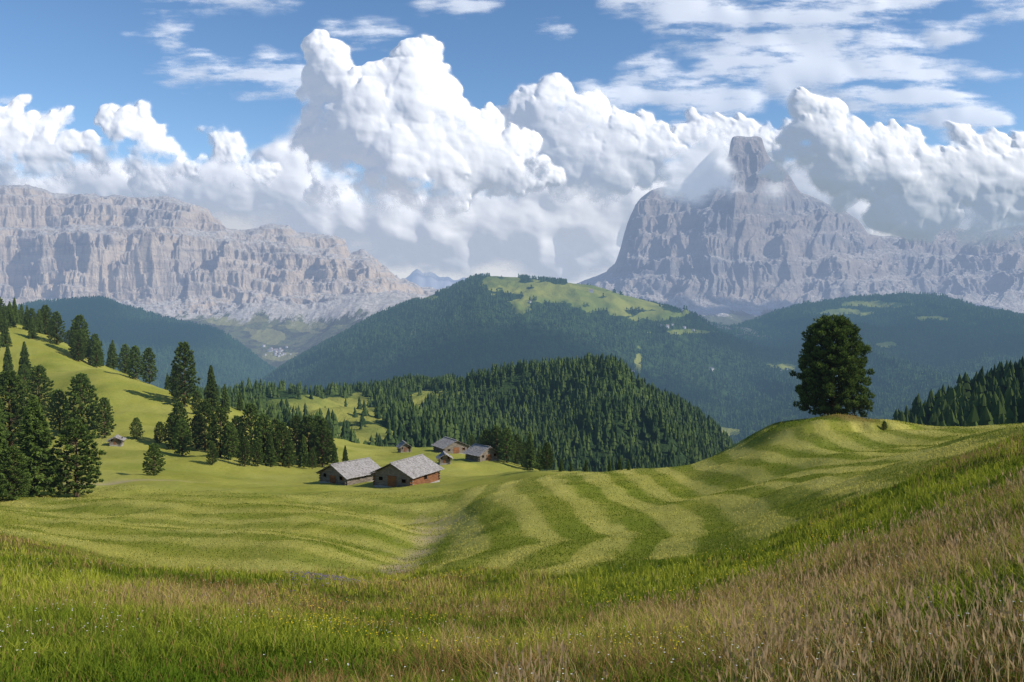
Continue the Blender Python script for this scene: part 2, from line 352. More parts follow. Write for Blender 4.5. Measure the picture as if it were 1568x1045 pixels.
rh=Sheet(list(rc),[240,340,450,600,900],[[v+110,v+45,v,v+15,v+150] for v in rc.values()],np.linspace(0.33,1.3,200),np.linspace(math.log(240),math.log(900),120),relief=lambda X,Y,Z:5*fbm(X/60,Y/60,oct=4,seed=111))
rh.build('wooded_hillside',m_fn,{'grass':0*rh.X})
m_v,T=new_mat('valley_floor'); finish(T,diffuse(T,(0.07,0.10,0.04)))
mesh_np('valley_ground',[(-60000,-60000,-1400),(60000,-60000,-1400),(60000,60000,-1400),(-60000,60000,-1400)],[(0,1,2,3)],m_v)
# ---- distant village
def ray_on(sheet,px,py,dmin,dmax):
    u=(px-CX)/F; d=np.linspace(dmin,dmax,900); z=sheet.h(u*d,d); yy=HZ-z/d*F; k=np.where(yy<=py)[0]
    dd=d[k[0]] if len(k) else d[int(np.argmin(yy))]; return u*dd,dd,float(sheet.h(u*dd,dd))
def flat(name,c,haze=False,L=HAZE_L):
    m,T=new_mat(name); finish(T,diffuse(T,c,0.6),haze,L); return m
def village(name,items,mw,mr):
    for kind in (0,1):
        V=[];Fc=[]
        r=random.Random(3)
        for (x,y,z,s) in items:
            a=r.uniform(0,3.14); W=s*r.uniform(.8,1.2);L_=s*r.uniform(1,1.5);h=s*.75; ca,sa=math.cos(a),math.sin(a)
            def tp(p): return (x+p[0]*ca-p[1]*sa,y+p[0]*sa+p[1]*ca,z+p[2])
            b=len(V)
            if kind==0:
                V+=[tp(p) for p in ((-W/2,-L_/2,-4),(W/2,-L_/2,-4),(W/2,L_/2,-4),(-W/2,L_/2,-4),(-W/2,-L_/2,h),(W/2,-L_/2,h),(W/2,L_/2,h),(-W/2,L_/2,h))]
                Fc+=[(b,b+1,b+5,b+4),(b+1,b+2,b+6,b+5),(b+2,b+3,b+7,b+6),(b+3,b,b+4,b+7)]
            else:
                o=s*.1
                V+=[tp(p) for p in ((-W/2-o,-L_/2-o,h-o*.5),(W/2+o,-L_/2-o,h-o*.5),(W/2+o,L_/2+o,h-o*.5),(-W/2-o,L_/2+o,h-o*.5),(0,-L_/2-o,h+s*.35),(0,L_/2+o,h+s*.35))]
                Fc+=[(b,b+4,b+5,b+3),(b+1,b+2,b+5,b+4)]
        if kind==0: par=mesh_np(name,V,Fc,mw,False)
        else: o=mesh_np('roofs',V,Fc,mr,False); o.parent=par
it=[]
for i in range(26):
    x,y,z=ray_on(sella,random.gauss(424,11),random.gauss(541,4),4250,5900); it.append((x,y,z,random.uniform(9,15)))
village('distant_village',it,flat('village_wall',(0.42,0.40,0.36),True,11000),flat('village_roof',(0.22,0.15,0.12),True,11000))
it=[]
for (px,py) in ((1012,500),(1022,502),(1030,499),(1048,503),(1062,507),(1090,568),(970,572),(1205,568),(1195,572),(905,448),(812,464)):
    x,y,z=ray_on(mid,px,py,1700,4600); it.append((x,y,z,random.uniform(7,12)))
village('alpine_hamlet',it,flat('hamlet_wall',(0.42,0.40,0.36),True,LM),flat('hamlet_roof',(0.2,0.15,0.12),True,LM))
# ---------------------------------------------------------------- trees
def needle_mat(name,dark,lite,haze=True,L=HAZE_L,trans=0.28,col=HAZE_COL):
    m,T=new_mat(name); t=attr(T,'tint')
    oi=T.n('ShaderNodeObjectInfo')
    c=T.mix(t,dark,lite)
    hs=T.n('ShaderNodeHueSaturation'); T.l(c,hs.inputs['Color']); T.l(T.ramp(oi.outputs['Random'],0,1,0.75,1.3,False),hs.inputs['Value'])
    d=T.n('ShaderNodeBsdfDiffuse'); T.l(hs.outputs[0],d.inputs[0]); sh=d.outputs[0]
    if trans>0:
        tr=T.n('ShaderNodeBsdfTranslucent'); T.l(hs.outputs[0],tr.inputs[0])
        mx=T.n('ShaderNodeMixShader'); mx.inputs[0].default_value=trans; T.l(d.outputs[0],mx.inputs[1]); T.l(tr.outputs[0],mx.inputs[2]); sh=mx.outputs[0]
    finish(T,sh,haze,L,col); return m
m_needle=needle_mat('pine_needles',(0.038,0.070,0.016),(0.16,0.225,0.045))
m_fneedle=needle_mat('forest_needles',(0.022,0.044,0.018),(0.095,0.135,0.035),trans=0,col=MIDCOL)
m_mneedle=needle_mat('far_forest_needles',(0.018,0.036,0.018),(0.055,0.085,0.028),L=LM,trans=0,col=MIDCOL)  # needles darkened to stand in for cloud shade on the farther slopes
m_bark,T=new_mat('pine_bark'); P=pos(T); finish(T,diffuse(T,T.mix(T.noise(P,8,4),(0.07,0.05,0.035),(0.16,0.12,0.09))),False)
PROF={'pine':([0,.05,.15,.3,.5,.7,.85,.95,1],[.45,.7,.92,1,.92,.72,.48,.26,.08]),
      'lone':([0,.04,.12,.28,.45,.62,.78,.9,.97,1],[.6,.82,.98,1,.96,.86,.70,.48,.26,.1])}
def conifer_mesh(name,seed,H,R,kind,ntri=11000,leaf=1.0,nb=150):
    r=np.random.default_rng(seed)
    V=[];Fc=[];tint=[];mi=[]
    def tube(p0,p1,r0,r1,k):
        b=len(V); d=np.array(p1)-np.array(p0); d=d/np.linalg.norm(d)
        a=np.cross(d,[0.3,0.9,0.1]); a/=np.linalg.norm(a); c=np.cross(d,a)
        for (p,rr) in ((p0,r0),(p1,r1)):
            for i in range(k):
                an=2*math.pi*i/k; V.append(np.array(p)+rr*(a*math.cos(an)+c*math.sin(an))); tint.append(0)
        for i in range(k):
            Fc.append((b+i,b+(i+1)%k,b+k+(i+1)%k)); Fc.append((b+i,b+k+(i+1)%k,b+k+i)); mi.append(1);mi.append(1)
    prev=np.array([0,0,-0.4]); n=6
    for i in range(n):
        t=(i+1)/n; p=np.array([0.0075*H*math.sin(3*t+seed),0.006*H*math.cos(4*t+seed),H*0.97*t])
        tube(prev,p,H*0.021*(1-i/n)+0.01,H*0.021*(1-(i+1)/n)+0.01,7); prev=p
    cl=[]
    for i in range(nb):
        t=(i+0.5)/nb
        if kind!='spruce': h=H*(0.05+0.93*t**0.95); tt=h/H; prof=np.interp(tt,*PROF[kind]); up=0.2+0.7*tt
        else: h=H*(0.05+0.94*t**0.85); tt=h/H; prof=(1-tt)**0.8*1.02+0.03; up=-0.25+0.55*tt
        az=i*2.39996+r.normal(0,0.25); L=R*prof*r.uniform(0.78,1.08)
        if kind=='pine' and r.random()<0.12: L*=1.12
        d=np.array([math.cos(az),math.sin(az),0]); base=np.array([0,0,h-0.15*L*up]); end=base+d*L+np.array([0,0,L*up*0.6])
        if end[2]>H*1.0: end[2]=H*1.0
        tube(base,end,0.006*H*(1-tt)+0.012,0.008,3)
        cl.append((base,end,L,r.random(),d))
    wsum=sum(c[2]+0.25 for c in cl)
    allp=[];alla=[];allt=[]
    for base,end,L,rt,d in cl:
        m=int(ntri*(L+0.25)/wsum)
        if kind!='spruce':
            nc=4; sc_=np.array([0.45,0.7,0.88,1.0]); ci=r.choice(nc,m,p=[.15,.22,.30,.33]); s=sc_[ci]
            cc=np.clip(r.normal(0,1,(nc,3)),-1.5,1.5)*0.15*R/2.5*np.array([1,1,.8]); sp=(0.17+0.03*L)*R/2.9
            q=r.normal(0,1,(m,3)); q/=np.linalg.norm(q,axis=1)[:,None]; rad=r.uniform(0.35,1,m)[:,None]**0.6
            p=base+(end-base)*s[:,None]+cc[ci]+q*rad*sp*np.array([1.15,1.15,.95])
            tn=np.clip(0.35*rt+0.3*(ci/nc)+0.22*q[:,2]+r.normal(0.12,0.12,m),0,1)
            ax=q*0.9+d*0.25+np.array([0,0,0.55])+r.normal(0,0.35,(m,3))
        else:
            s=np.sqrt(r.uniform(0.02,1.0,m)); p=base+(end-base)*s[:,None]
            side=np.cross(d,[0,0,1]); q=r.normal(0,1,m)*0.22*L*(1.15-s)+r.normal(0,0.06,m)
            p=p+side*q[:,None]+np.stack([0*q,0*q,-np.abs(r.normal(0,0.22,m))-0.15*np.abs(q)],-1)*R/2.5
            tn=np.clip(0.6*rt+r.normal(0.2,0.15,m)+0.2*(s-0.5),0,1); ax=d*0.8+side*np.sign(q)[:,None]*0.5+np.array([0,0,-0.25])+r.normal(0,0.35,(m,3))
        allp.append(p);alla.append(ax);allt.append(tn)
    p=np.concatenate(allp);ax=np.concatenate(alla);tn=np.concatenate(allt)
    ax/=np.linalg.norm(ax,axis=1)[:,None]; w=np.cross(ax,r.normal(0,1,ax.shape)); w/=np.linalg.norm(w,axis=1)[:,None]
    ln=leaf*(H/10)*r.uniform(0.20,0.36,len(p))[:,None]; wd=leaf*(H/10)*r.uniform(0.07,0.12,len(p))[:,None]
    a=p-ax*ln*0.5-w*wd; b=p-ax*ln*0.5+w*wd; c=p+ax*ln*0.6
    nv=len(V); VV=np.concatenate([np.array(V),np.stack([a,b,c],1).reshape(-1,3)])
    FF=np.concatenate([np.array(Fc),nv+np.arange(len(p)*3).reshape(-1,3)])
    TT=np.concatenate([np.array(tint,float),np.repeat(tn,3)])
    me=mesh_np(name,VV,FF,m_needle,False,{'tint':TT},link=False); me.materials.append(m_bark)
    mi2=np.zeros(len(FF),np.int32); mi2[:len(mi)]=1; me.polygons.foreach_set('material_index',mi2)
    return me
pines=[conifer_mesh('stone_pine_crown_%d'%i,20+i,10,2.35,'pine') for i in range(4)]
spruces=[conifer_mesh('spruce_crown_%d'%i,50+i,10,2.1,'spruce') for i in range(4)]
def put_tree(me,x,y,H,name,wide=1.0):
    ob=bpy.data.objects.new(name,me); scene.collection.objects.link(ob)
    s=H/10.0; ob.location=(x,y,float(near.h(x,y))); ob.scale=(s*wide,s*wide,s); ob.rotation_euler=(0,0,random.uniform(0,6.28)); return ob
def sight(px,py,dmin=50,dmax=500):
    u=(px-CX)/F; d=np.exp(np.linspace(math.log(dmin),math.log(dmax),800)); z=near.h(u*d,d); yy=HZ-z/d*F
    k=np.where(yy<=py)[0]; dd=d[k[0]] if len(k) else d[int(np.argmin(yy))]
    return u*dd,dd
TL=[(50,762,612,'s',1.35),(112,764,648,'p',1.25),(15,768,690,'p',1.2),(232,730,683,'p',1.4),(157,672,612,'p',1),(122,668,576,'p',1.1),(88,664,600,'p',1),(58,645,565,'p',1.1),(12,692,575,'p',1.2),(-25,700,600,'p',1.2),(206,674,642,'p',1.2),
(-10,770,640,'s',1.2),(122,550,485,'p',1),(150,562,520,'s',1),(172,565,522,'s',1.1),(206,582,532,'p',1),(227,584,530,'p',0.9),(255,592,566,'s',1),(281,624,528,'p',0.85),(268,612,560,'p',0.8),(322,632,562,'s',1),(343,634,590,'s',1),(366,630,600,'s',1),(300,636,600,'p',1),
(242,680,648,'p',1.2),(262,690,635,'p',1),(276,700,643,'p',1),(272,690,620,'p',1),(312,692,618,'p',1),(298,690,640,'p',1),(335,702,628,'p',1),(322,714,682,'p',1.1),(350,706,650,'p',1),(372,716,672,'p',1),(382,706,622,'p',1),(402,710,638,'p',1),(412,716,665,'s',1),(430,716,650,'p',1),(440,718,674,'p',1),(452,706,640,'p',1),(470,712,640,'p',1.1),(476,720,690,'p',1),(492,716,645,'p',1),(511,719,682,'s',1),(527,714,684,'s',1),(360,700,640,'p',1),(392,716,680,'p',1),(420,708,645,'p',1),(463,718,668,'s',1),(500,714,665,'p',1),(486,704,640,'p',1),
(722,698,668,'p',1),(745,706,660,'p',1),(760,706,655,'p',1.1),(776,710,658,'p',1.1),(792,713,668,'p',1),(812,722,664,'s',1),(826,722,684,'s',1),(838,722,680,'p',1),(860,724,702,'s',1),(735,702,668,'s',1),(803,718,690,'s',1),(875,724,708,'s',1),
(898,722,702,'s',1),(935,722,704,'s',1),(950,722,700,'s',1),(964,722,706,'s',1),(805,716,680,'p',1),(35,600,560,'p',1),(1357,660,646,'p',1.2)]
for k,(px,by,ty,kd,w) in enumerate(TL):
    x,y=sight(px,by); H=(by-ty)*y/F*1.04
    put_tree((pines if kd=='p' else spruces)[k%4],x,y,H,'pine_tree' if kd=='p' else 'spruce_tree',w)
lone=conifer_mesh('lone_pine_crown',8,12,4.1,'lone',40000,0.8,260)
x=(1275-CX)/F*97; ob=bpy.data.objects.new('pine_tree',lone); scene.collection.objects.link(ob); ob.location=(x,97,float(near.h(x,97))-0.1); H=(656-500)*97/F/12; ob.scale=(H,H,H)
# ---- merged forests
def lowtree(seed,tiers=4,k=7):
    r=np.random.default_rng(seed);V=[];Fc=[];t=[]
    for i in range(tiers):
        z0=0.08+0.86*i/tiers; z1=min(1.0,z0+0.42*(1-0.4*i/tiers)); rr=0.23*(1-i/tiers)**0.8+0.03
        b=len(V)
        for j in range(k):
            a=2*math.pi*(j+r.uniform(-0.3,0.3))/k; q=rr*r.uniform(0.6,1.15); V.append((q*math.cos(a),q*math.sin(a),z0-r.uniform(0,0.07))); t.append(r.uniform(-0.25,0.15))
        V.append((r.normal(0,0.012),r.normal(0,0.012),z1)); t.append(0.2)
        for j in range(k): Fc.append((b+j,b+(j+1)%k,b+k))
    return np.array(V),np.array(Fc),np.array(t)
def forest(name,x,y,z,H,mat,protos):
    r=np.random.default_rng(len(x)); VV=[];FF=[];TT=[];off=0; ch=r.integers(0,len(protos),len(x))
    patch=0.35*fbm(x/60,y/60,oct=3,seed=5)
    for pi,(V,Fc,t) in enumerate(protos):
        k=ch==pi; n=k.sum()
        if n==0: continue
        a=r.uniform(0,6.28,n); w=H[k]*r.uniform(0.8,1.25,n)
        vx=(V[None,:,0]*np.cos(a)[:,None]-V[None,:,1]*np.sin(a)[:,None])*w[:,None]+x[k][:,None]
        vy=(V[None,:,0]*np.sin(a)[:,None]+V[None,:,1]*np.cos(a)[:,None])*w[:,None]+y[k][:,None]
        vz=V[None,:,2]*H[k][:,None]+z[k][:,None]
        VV.append(np.stack([vx,vy,vz],-1).reshape(-1,3)); FF.append((Fc[None]+off+np.arange(n)[:,None,None]*len(V)).reshape(-1,3)); off+=n*len(V)
        TT.append(np.clip((r.uniform(0,0.8,n)+patch[k])[:,None]+t[None],0,1).reshape(-1))
    return mesh_np(name,np.concatenate(VV),np.concatenate(FF),mat,False,{'tint':np.concatenate(TT)})
def scatter(sheet,umin,umax,dmin,dmax,n,r):
    d=np.sqrt(r.uniform(dmin**2,dmax**2,n)); u=r.uniform(umin,umax,n); return u*d,d
P4=[lowtree(i) for i in range(4)]; P2=[lowtree(10+i,2,5) for i in range(3)]
x,y=scatter(hill,-0.42,0.36,420,1180,17000,rng); g=hill.samp(hg,x,y)+0.35*fbm(x/40,y/40,oct=2,seed=6)
k=(g<0.45)|(rng.random(len(x))<0.03)
upx=CX+x/y*F; thin=(upx<600)&(rng.random(len(x))<0.45); k&=~thin
x=x[k];y=y[k]; forest('hill_forest',x,y,hill.h(x,y)-0.5,rng.uniform(6,15,len(x))*(1+0.2*fbm(x/50,y/50,oct=2,seed=4)),m_fneedle,P4)
x,y=scatter(mid,-0.5,0.8,1700,4700,75000,rng); g=mid.samp(mg,x,y)+0.3*fbm(x/150,y/150,oct=3,seed=8); k=(g<0.4)
x=x[k];y=y[k]; forest('mountain_forest',x,y,mid.h(x,y)-2,rng.uniform(12,24,len(x)),m_mneedle,P2)
x,y=scatter(lrs,-0.75,-0.2,3000,4700,14000,rng); forest('ridge_forest',x,y,lrs.h(x,y)-2,rng.uniform(14,28,len(x)),m_mneedle,P2)
x,y=scatter(rh,0.4,1.1,260,640,3200,rng); forest('hillside_forest',x,y,rh.h(x,y)-0.5,rng.uniform(9,17,len(x)),m_fneedle,P4)
x,y=scatter(near,-0.95,-0.44,240,520,1800,rng); px=CX+x/y*F; lim=np.interp(px,[-300,0,60,110,200,300],[200,270,285,320,380,450])
k=(y>lim+25*fbm(x/30,y/30,oct=2,seed=12)); x=x[k];y=y[k]
for i in range(min(230,len(x))):
    put_tree((pines if i%2 else spruces)[(i//2)%4],x[i],y[i],random.uniform(9,15),'pine_tree' if i%2 else 'spruce_tree',random.uniform(0.9,1.15))
# ---------------------------------------------------------------- grass blades
def blades(x,y,z,h,w,lean,az,col):
    n=len(x); fa=rng.uniform(0,6.28,n)
    wx=np.cos(fa)*w;wy=np.sin(fa)*w; lx=np.cos(az)*lean*h;ly=np.sin(az)*lean*h
    V=np.empty((n,5,3))
    V[:,0]=np.stack([x-wx,y-wy,z-0.02],-1);V[:,1]=np.stack([x+wx,y+wy,z-0.02],-1)
    V[:,2]=np.stack([x-wx*.7+lx*.35,y-wy*.7+ly*.35,z+h*.6],-1);V[:,3]=np.stack([x+wx*.7+lx*.35,y+wy*.7+ly*.35,z+h*.6],-1)
    V[:,4]=np.stack([x+lx,y+ly,z+h*np.sqrt(np.clip(1-lean**2*0.5,0.3,1))],-1)
    b=np.arange(n)[:,None]*5
    Fc=np.concatenate([b+np.array([[0,1,3]]),b+np.array([[0,3,2]]),b+np.array([[2,3,4]])],0)
    C=np.ones((n,5,4)); C[:,:,:3]=col[:,None,:]
    return V.reshape(-1,3),Fc,C.reshape(-1,4)
m_grass,T=new_mat('grass_blade'); c=attr(T,'col','Color'); d=T.n('ShaderNodeBsdfDiffuse'); T.l(c,d.inputs[0]); tr=T.n('ShaderNodeBsdfTranslucent'); T.l(c,tr.inputs[0])
mx=T.n('ShaderNodeMixShader'); mx.inputs[0].default_value=0.35; T.l(d.outputs[0],mx.inputs[1]); T.l(tr.outputs[0],mx.inputs[2]); finish(T,mx.outputs[0],False)
N=430000
u=rng.uniform(-0.72,0.72,N); d=np.exp(rng.uniform(math.log(2.6),math.log(100),N)); x=u*d;y=d
mo=near.samp(MOWN,x,y); ru=near.samp(RUST,x,y); k=mo<rng.uniform(0.1,0.6,N); x=x[k];y=y[k];ru=ru[k];d=d[k];u=u[k]; n=len(x)
cl=fbm(x/0.9,y/0.9,oct=3,seed=120); cl2=fbm(x/5,y/5,oct=3,seed=125); cl3=fbm(x/0.35,y/0.35,oct=2,seed=127)
typ=rng.random(n); isr=typ<(0.02+0.46*ru)
g1=np.array([0.10,0.16,0.014]);g2=np.array([0.37,0.39,0.045]);r1=np.array([0.30,0.17,0.065]);r2=np.array([0.55,0.40,0.16])
t=np.clip(rng.random(n)*0.7+cl*0.6+0.8*cl2+0.14,0,1)[:,None]
col=np.where(isr[:,None],r1+(r2-r1)*t,g1+(g2-g1)*t)
h=np.where(isr,rng.uniform(0.15,0.32,n),rng.uniform(0.06,0.24,n))*(1+0.8*cl+0.6*cl3)*(1+0.4*cl2); h=np.clip(h,0.04,0.6)*np.clip(0.4+d/14,0.45,1)
w=(0.0020+0.00033*d)*np.where(isr,0.7,1.3)
V,Fc,C=blades(x,y,near.h(x,y),h,w,rng.uniform(0.1,0.95,n),rng.uniform(0,6.28,n),col)
mesh_np('meadow_tall_grass',V,Fc,m_grass,False,None,{'col':C})
N=9000; u=rng.uniform(-0.66,0.66,N); d=np.exp(rng.uniform(math.log(3.4),math.log(18),N)); x=u*d;y=d; k=(0.7*near.samp(RUST,x,y)+0.25*(u>0.25)+0.5*fbm(x/1.5,y/1.5,oct=3,seed=130)>0.55); x=x[k];y=y[k];d=d[k];n=len(x)
h=rng.uniform(0.15,0.42,n)*np.clip(0.5+d/14,0.5,1); az=rng.uniform(0,6.28,n); ln=rng.uniform(0.1,0.8,n); z=near.h(x,y)
col=np.array([0.50,0.40,0.18])*rng.uniform(0.7,1.3,n)[:,None]
V,Fc,C=blades(x,y,z,h,0.0014+0.0002*d,ln,az,col)
tipx=x+np.cos(az)*ln*h;tipy=y+np.sin(az)*ln*h;tipz=z+h*np.sqrt(1-ln**2*.5)
hh=0.035+0.002*d; ww=0.004+0.0004*d
V2=np.stack([np.stack([tipx-ww,tipy,tipz],-1),np.stack([tipx+ww,tipy,tipz],-1),np.stack([tipx+np.cos(az)*ln*hh,tipy+np.sin(az)*ln*hh,tipz+hh],-1),np.stack([tipx,tipy-ww,tipz-hh*.6],-1)],1).reshape(-1,3)
b=np.arange(n)[:,None]*4; F2=np.concatenate([b+np.array([[0,1,2]]),b+np.array([[0,3,1]])],0)+len(V)
C2=np.ones((n*4,4)); C2[:,:3]=np.repeat(np.array([0.48,0.33,0.17])*rng.uniform(0.7,1.25,n)[:,None],4,axis=0)
mesh_np('seed_head_grass',np.concatenate([V,V2]),np.concatenate([Fc,F2]),m_grass,False,None,{'col':np.concatenate([C,C2])})
def flowers(name,x,y,zoff,size,mat):
    n=len(x); z=near.h(x,y)+zoff; a=rng.uniform(0,6.28,n); V=np.empty((n,6,3)); V[:,0]=np.stack([x,y,z-size*0.3],-1)
    for j in range(5):
        an=a+j*1.2566; V[:,j+1]=np.stack([x+np.cos(an)*size,y+np.sin(an)*size,z+size*0.35],-1)
    b=np.arange(n)[:,None]*6; Fc=np.concatenate([b+np.array([[0,j+1,(j+1)%5+1]]) for j in range(5)],0)
    return mesh_np(name,V.reshape(-1,3),Fc,mat,False)
def fpos(n,px0,px1,d0,d1,seed,th=0.0):
    u=rng.uniform((px0-CX)/F,(px1-CX)/F,n); d=np.exp(rng.uniform(math.log(d0),math.log(d1),n)); x=u*d;y=d
    k=(fbm(x/2,y/2,oct=4,seed=seed)+rng.normal(0,0.15,n)>th)&(near.samp(MOWN,x,y)<0.3); return x[k],y[k],d[k]
x,y,d=fpos(3400,380,1350,6,35,201,0.08); flowers('yellow_wildflowers',x,y,rng.uniform(0.12,0.24,len(x)),0.005+0.0006*d,flat('yellow_petal',(0.7,0.54,0.03)))
x,y,d=fpos(1300,-50,1620,4,30,202,0.1); flowers('white_wildflowers',x,y,rng.uniform(0.14,0.28,len(x)),0.004+0.0005*d,flat('white_petal',(0.6,0.59,0.52)))
n=500; y=rng.normal(31,2.6,n); x=(515-CX)/F*31+rng.normal(0,0.55,n)*1.1; flowers('purple_wildflowers',x,y,rng.uniform(0.12,0.3,n),0.022,flat('purple_petal',(0.13,0.10,0.30)))
N=210000; u=rng.uniform(-0.66,0.66,N); d=np.exp(rng.uniform(math.log(22),math.log(110),N)); x=u*d;y=d; k=near.samp(MOWN,x,y)>0.5; x=x[k];y=y[k];d=d[k];n=len(x)
t=np.clip(near.samp(SW,x,y)+rng.normal(0.03,0.2,n),0,1)[:,None]; col=np.array([0.13,0.175,0.018])+(np.array([0.54,0.49,0.13])-np.array([0.13,0.175,0.018]))*t
V,Fc,C=blades(x,y,near.h(x,y),rng.uniform(0.03,0.09,n),0.0006*d,rng.uniform(0.2,0.9,n),rng.uniform(0,6.28,n),col)
mesh_np('mown_grass',V,Fc,m_grass,False,None,{'col':C})
# ---------------------------------------------------------------- cabins
def wood(name,a,b,scale=(1,1,14)):
    m,T=new_mat(name); tc=T.n('ShaderNodeTexCoord').outputs['Object']; n=T.noise(T.mapv(tc,scale),1.2,5,0.65); n2=T.noise(tc,0.9,3,0.6)
    c=T.mix(T.ramp(n,0.35,0.65),a,b); c=T.mix(T.ramp(n2,0.5,0.7,0,0.4),c,(0.09,0.07,0.055))
    finish(T,diffuse(T,c,0.85,bump(T,n,0.5,0.03)),False); return m
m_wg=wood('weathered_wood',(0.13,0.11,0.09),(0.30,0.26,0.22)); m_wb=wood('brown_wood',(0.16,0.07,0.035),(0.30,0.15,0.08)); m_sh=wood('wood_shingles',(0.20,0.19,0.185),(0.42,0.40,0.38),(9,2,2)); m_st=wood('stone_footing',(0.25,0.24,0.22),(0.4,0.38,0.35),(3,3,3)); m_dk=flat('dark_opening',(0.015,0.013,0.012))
def boxes(name,bx,mat,parent):
    V=[];Fc=[]
    for (x0,x1,y0,y1,z0,z1) in bx:
        b=len(V); V+=[(x0,y0,z0),(x1,y0,z0),(x1,y1,z0),(x0,y1,z0),(x0,y0,z1),(x1,y0,z1),(x1,y1,z1),(x0,y1,z1)]
        Fc+=[(b,b+3,b+2,b+1),(b+4,b+5,b+6,b+7),(b,b+1,b+5,b+4),(b+1,b+2,b+6,b+5),(b+2,b+3,b+7,b+6),(b+3,b,b+4,b+7)]
    ob=mesh_np(name,V,Fc,mat,False); ob.parent=parent; return ob
def cabin(name,px,py,W,L,hw,hr,rot,brown=False):
    x,y=sight(px,py,60,400); e=bpy.data.objects.new(name,None); scene.collection.objects.link(e); z=float(near.h(x,y)); e.location=(x,y,z); e.rotation_euler=(0,0,math.radians(rot))
    r=random.Random(int(px)); ms=m_wb if brown else m_wg
    boxes('stone_base',[(-W/2-.05,W/2+.05,-L/2-.05,L/2+.05,-1.2,0.35)],m_st,e)
    logs=[];nl=max(4,int(hw/0.24)); lh=(hw-0.35)/nl
    for i in range(nl):
        z0=0.352+i*lh; j=r.uniform(-.015,.015)
        ex=0.28 if i%2 else 0.0
        logs.append((-W/2-ex,W/2+ex,-L/2+j,-L/2+.2+j,z0,z0+lh-.025)); logs.append((-W/2-ex,W/2+ex,L/2-.2+j,L/2+j,z0,z0+lh-.025))
    boxes('front_wall_logs',logs,m_wg,e)
    logs=[]
    for i in range(nl):
        z0=0.352+i*lh; ex=0.0 if i%2 else 0.28
        for sx in (-1,1):
            a,b=sorted((sx*(W/2-.2),sx*(W/2+.012))); logs.append((a,b,-L/2+.205-ex*1.7,L/2-.205+ex*1.7,z0+.012,z0+lh-.03))
    boxes('side_wall_logs',logs,ms,e)
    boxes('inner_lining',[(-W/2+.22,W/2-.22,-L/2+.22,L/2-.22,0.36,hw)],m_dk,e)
    g=[];k=int(W/0.3)
    for i in range(k):
        xa=-W/2+W*i/k; xm=abs(xa+W/k/2); hh=hr*(1-xm/(W/2))
        if hh>0.1:
            for yy in (-L/2,L/2-.12): g.append((xa+.012,xa+W/k-.012,yy+.01*(i%2),yy+.1+.01*(i%2),hw-.05,hw+hh-.03))
    boxes('gable_planks',g,m_wg,e)
    boxes('door',[(-W*.12,W*.12-.1,-L/2-.06,-L/2-.015,0.36,min(hw-.15,2.1))],m_wb,e)
    boxes('windows',[(W*.26,W*.36,-L/2-.05,-L/2-.02,1.2,1.75),(-W*.36,-W*.26,-L/2-.05,-L/2-.02,1.2,1.75),(W/2+.02,W/2+.05,-.4,.4,1.2,1.8)],m_dk,e)
    boxes('window_frames',[(W*.26-.1,W*.26-.003,-L/2-.08,-L/2-.02,1.1,1.85),(W*.36+.003,W*.36+.1,-L/2-.08,-L/2-.02,1.1,1.85)],m_wb,e)
    ov=.55; V=[];Fc=[];rows=9
    for s in (-1,1):
        for i in range(rows):
            t0=i/rows;t1=(i+1)/rows+.03
            nc=int(L/0.45)
            for c in range(nc):
                y0=-L/2-ov+(L+2*ov)*c/nc; y1=y0+(L+2*ov)/nc-.02
                def pt(t,off): xx=(W/2+ov)*t; return s*xx, hw+hr+.12-xx*hr/(W/2)+off
                o=r.uniform(0,.035); a=pt(t0,.03+o); b_=pt(t1+r.uniform(0,.02),.07+o)
                b=len(V); V+=[(a[0],y0,a[1]),(a[0],y1,a[1]),(b_[0],y1,b_[1]),(b_[0],y0,b_[1]),(a[0],y0,a[1]-.06),(a[0],y1,a[1]-.06),(b_[0],y1,b_[1]-.06),(b_[0],y0,b_[1]-.06)]
                Fc+=[(b,b+1,b+2,b+3),(b+4,b+7,b+6,b+5),(b,b+3,b+7,b+4),(b+1,b+5,b+6,b+2),(b+3,b+2,b+6,b+7),(b,b+4,b+5,b+1)]
    ob=mesh_np('roof_shingles',V,Fc,m_sh,False); ob.parent=e
    boxes('ridge_board',[(-.16,.16,-L/2-ov-.05,L/2+ov+.05,hw+hr+.2,hw+hr+.27)],m_sh,e)
    boxes('barge_boards_beams',[(-W/2-.3,-W/2-.12,-L/2-ov+.05,L/2+ov-.05,hw-.28,hw-.1),(W/2+.12,W/2+.3,-L/2-ov+.05,L/2+ov-.05,hw-.28,hw-.1),(-.1,.1,-L/2-ov+.05,L/2+ov-.05,hw+hr-.2,hw+hr-.02)],m_wg,e)
    return e
cabin('log_cabin',622,744,7.2,8.0,2.3,1.7,-28,True)
cabin('log_cabin',535,740,7.0,7.5,1.8,1.6,-40)
cabin('log_cabin',690,695,7.5,7,2.2,1.7,30)
cabin('log_cabin',738,707,5.5,5,1.9,1.5,40)
cabin('log_cabin',618,694,3.0,3.5,1.8,1.1,20)
cabin('log_cabin',680,712,2.2,2.4,1.5,.7,10)
cabin('wooden_shed',175,684,2.2,2.4,1.3,.5,15)
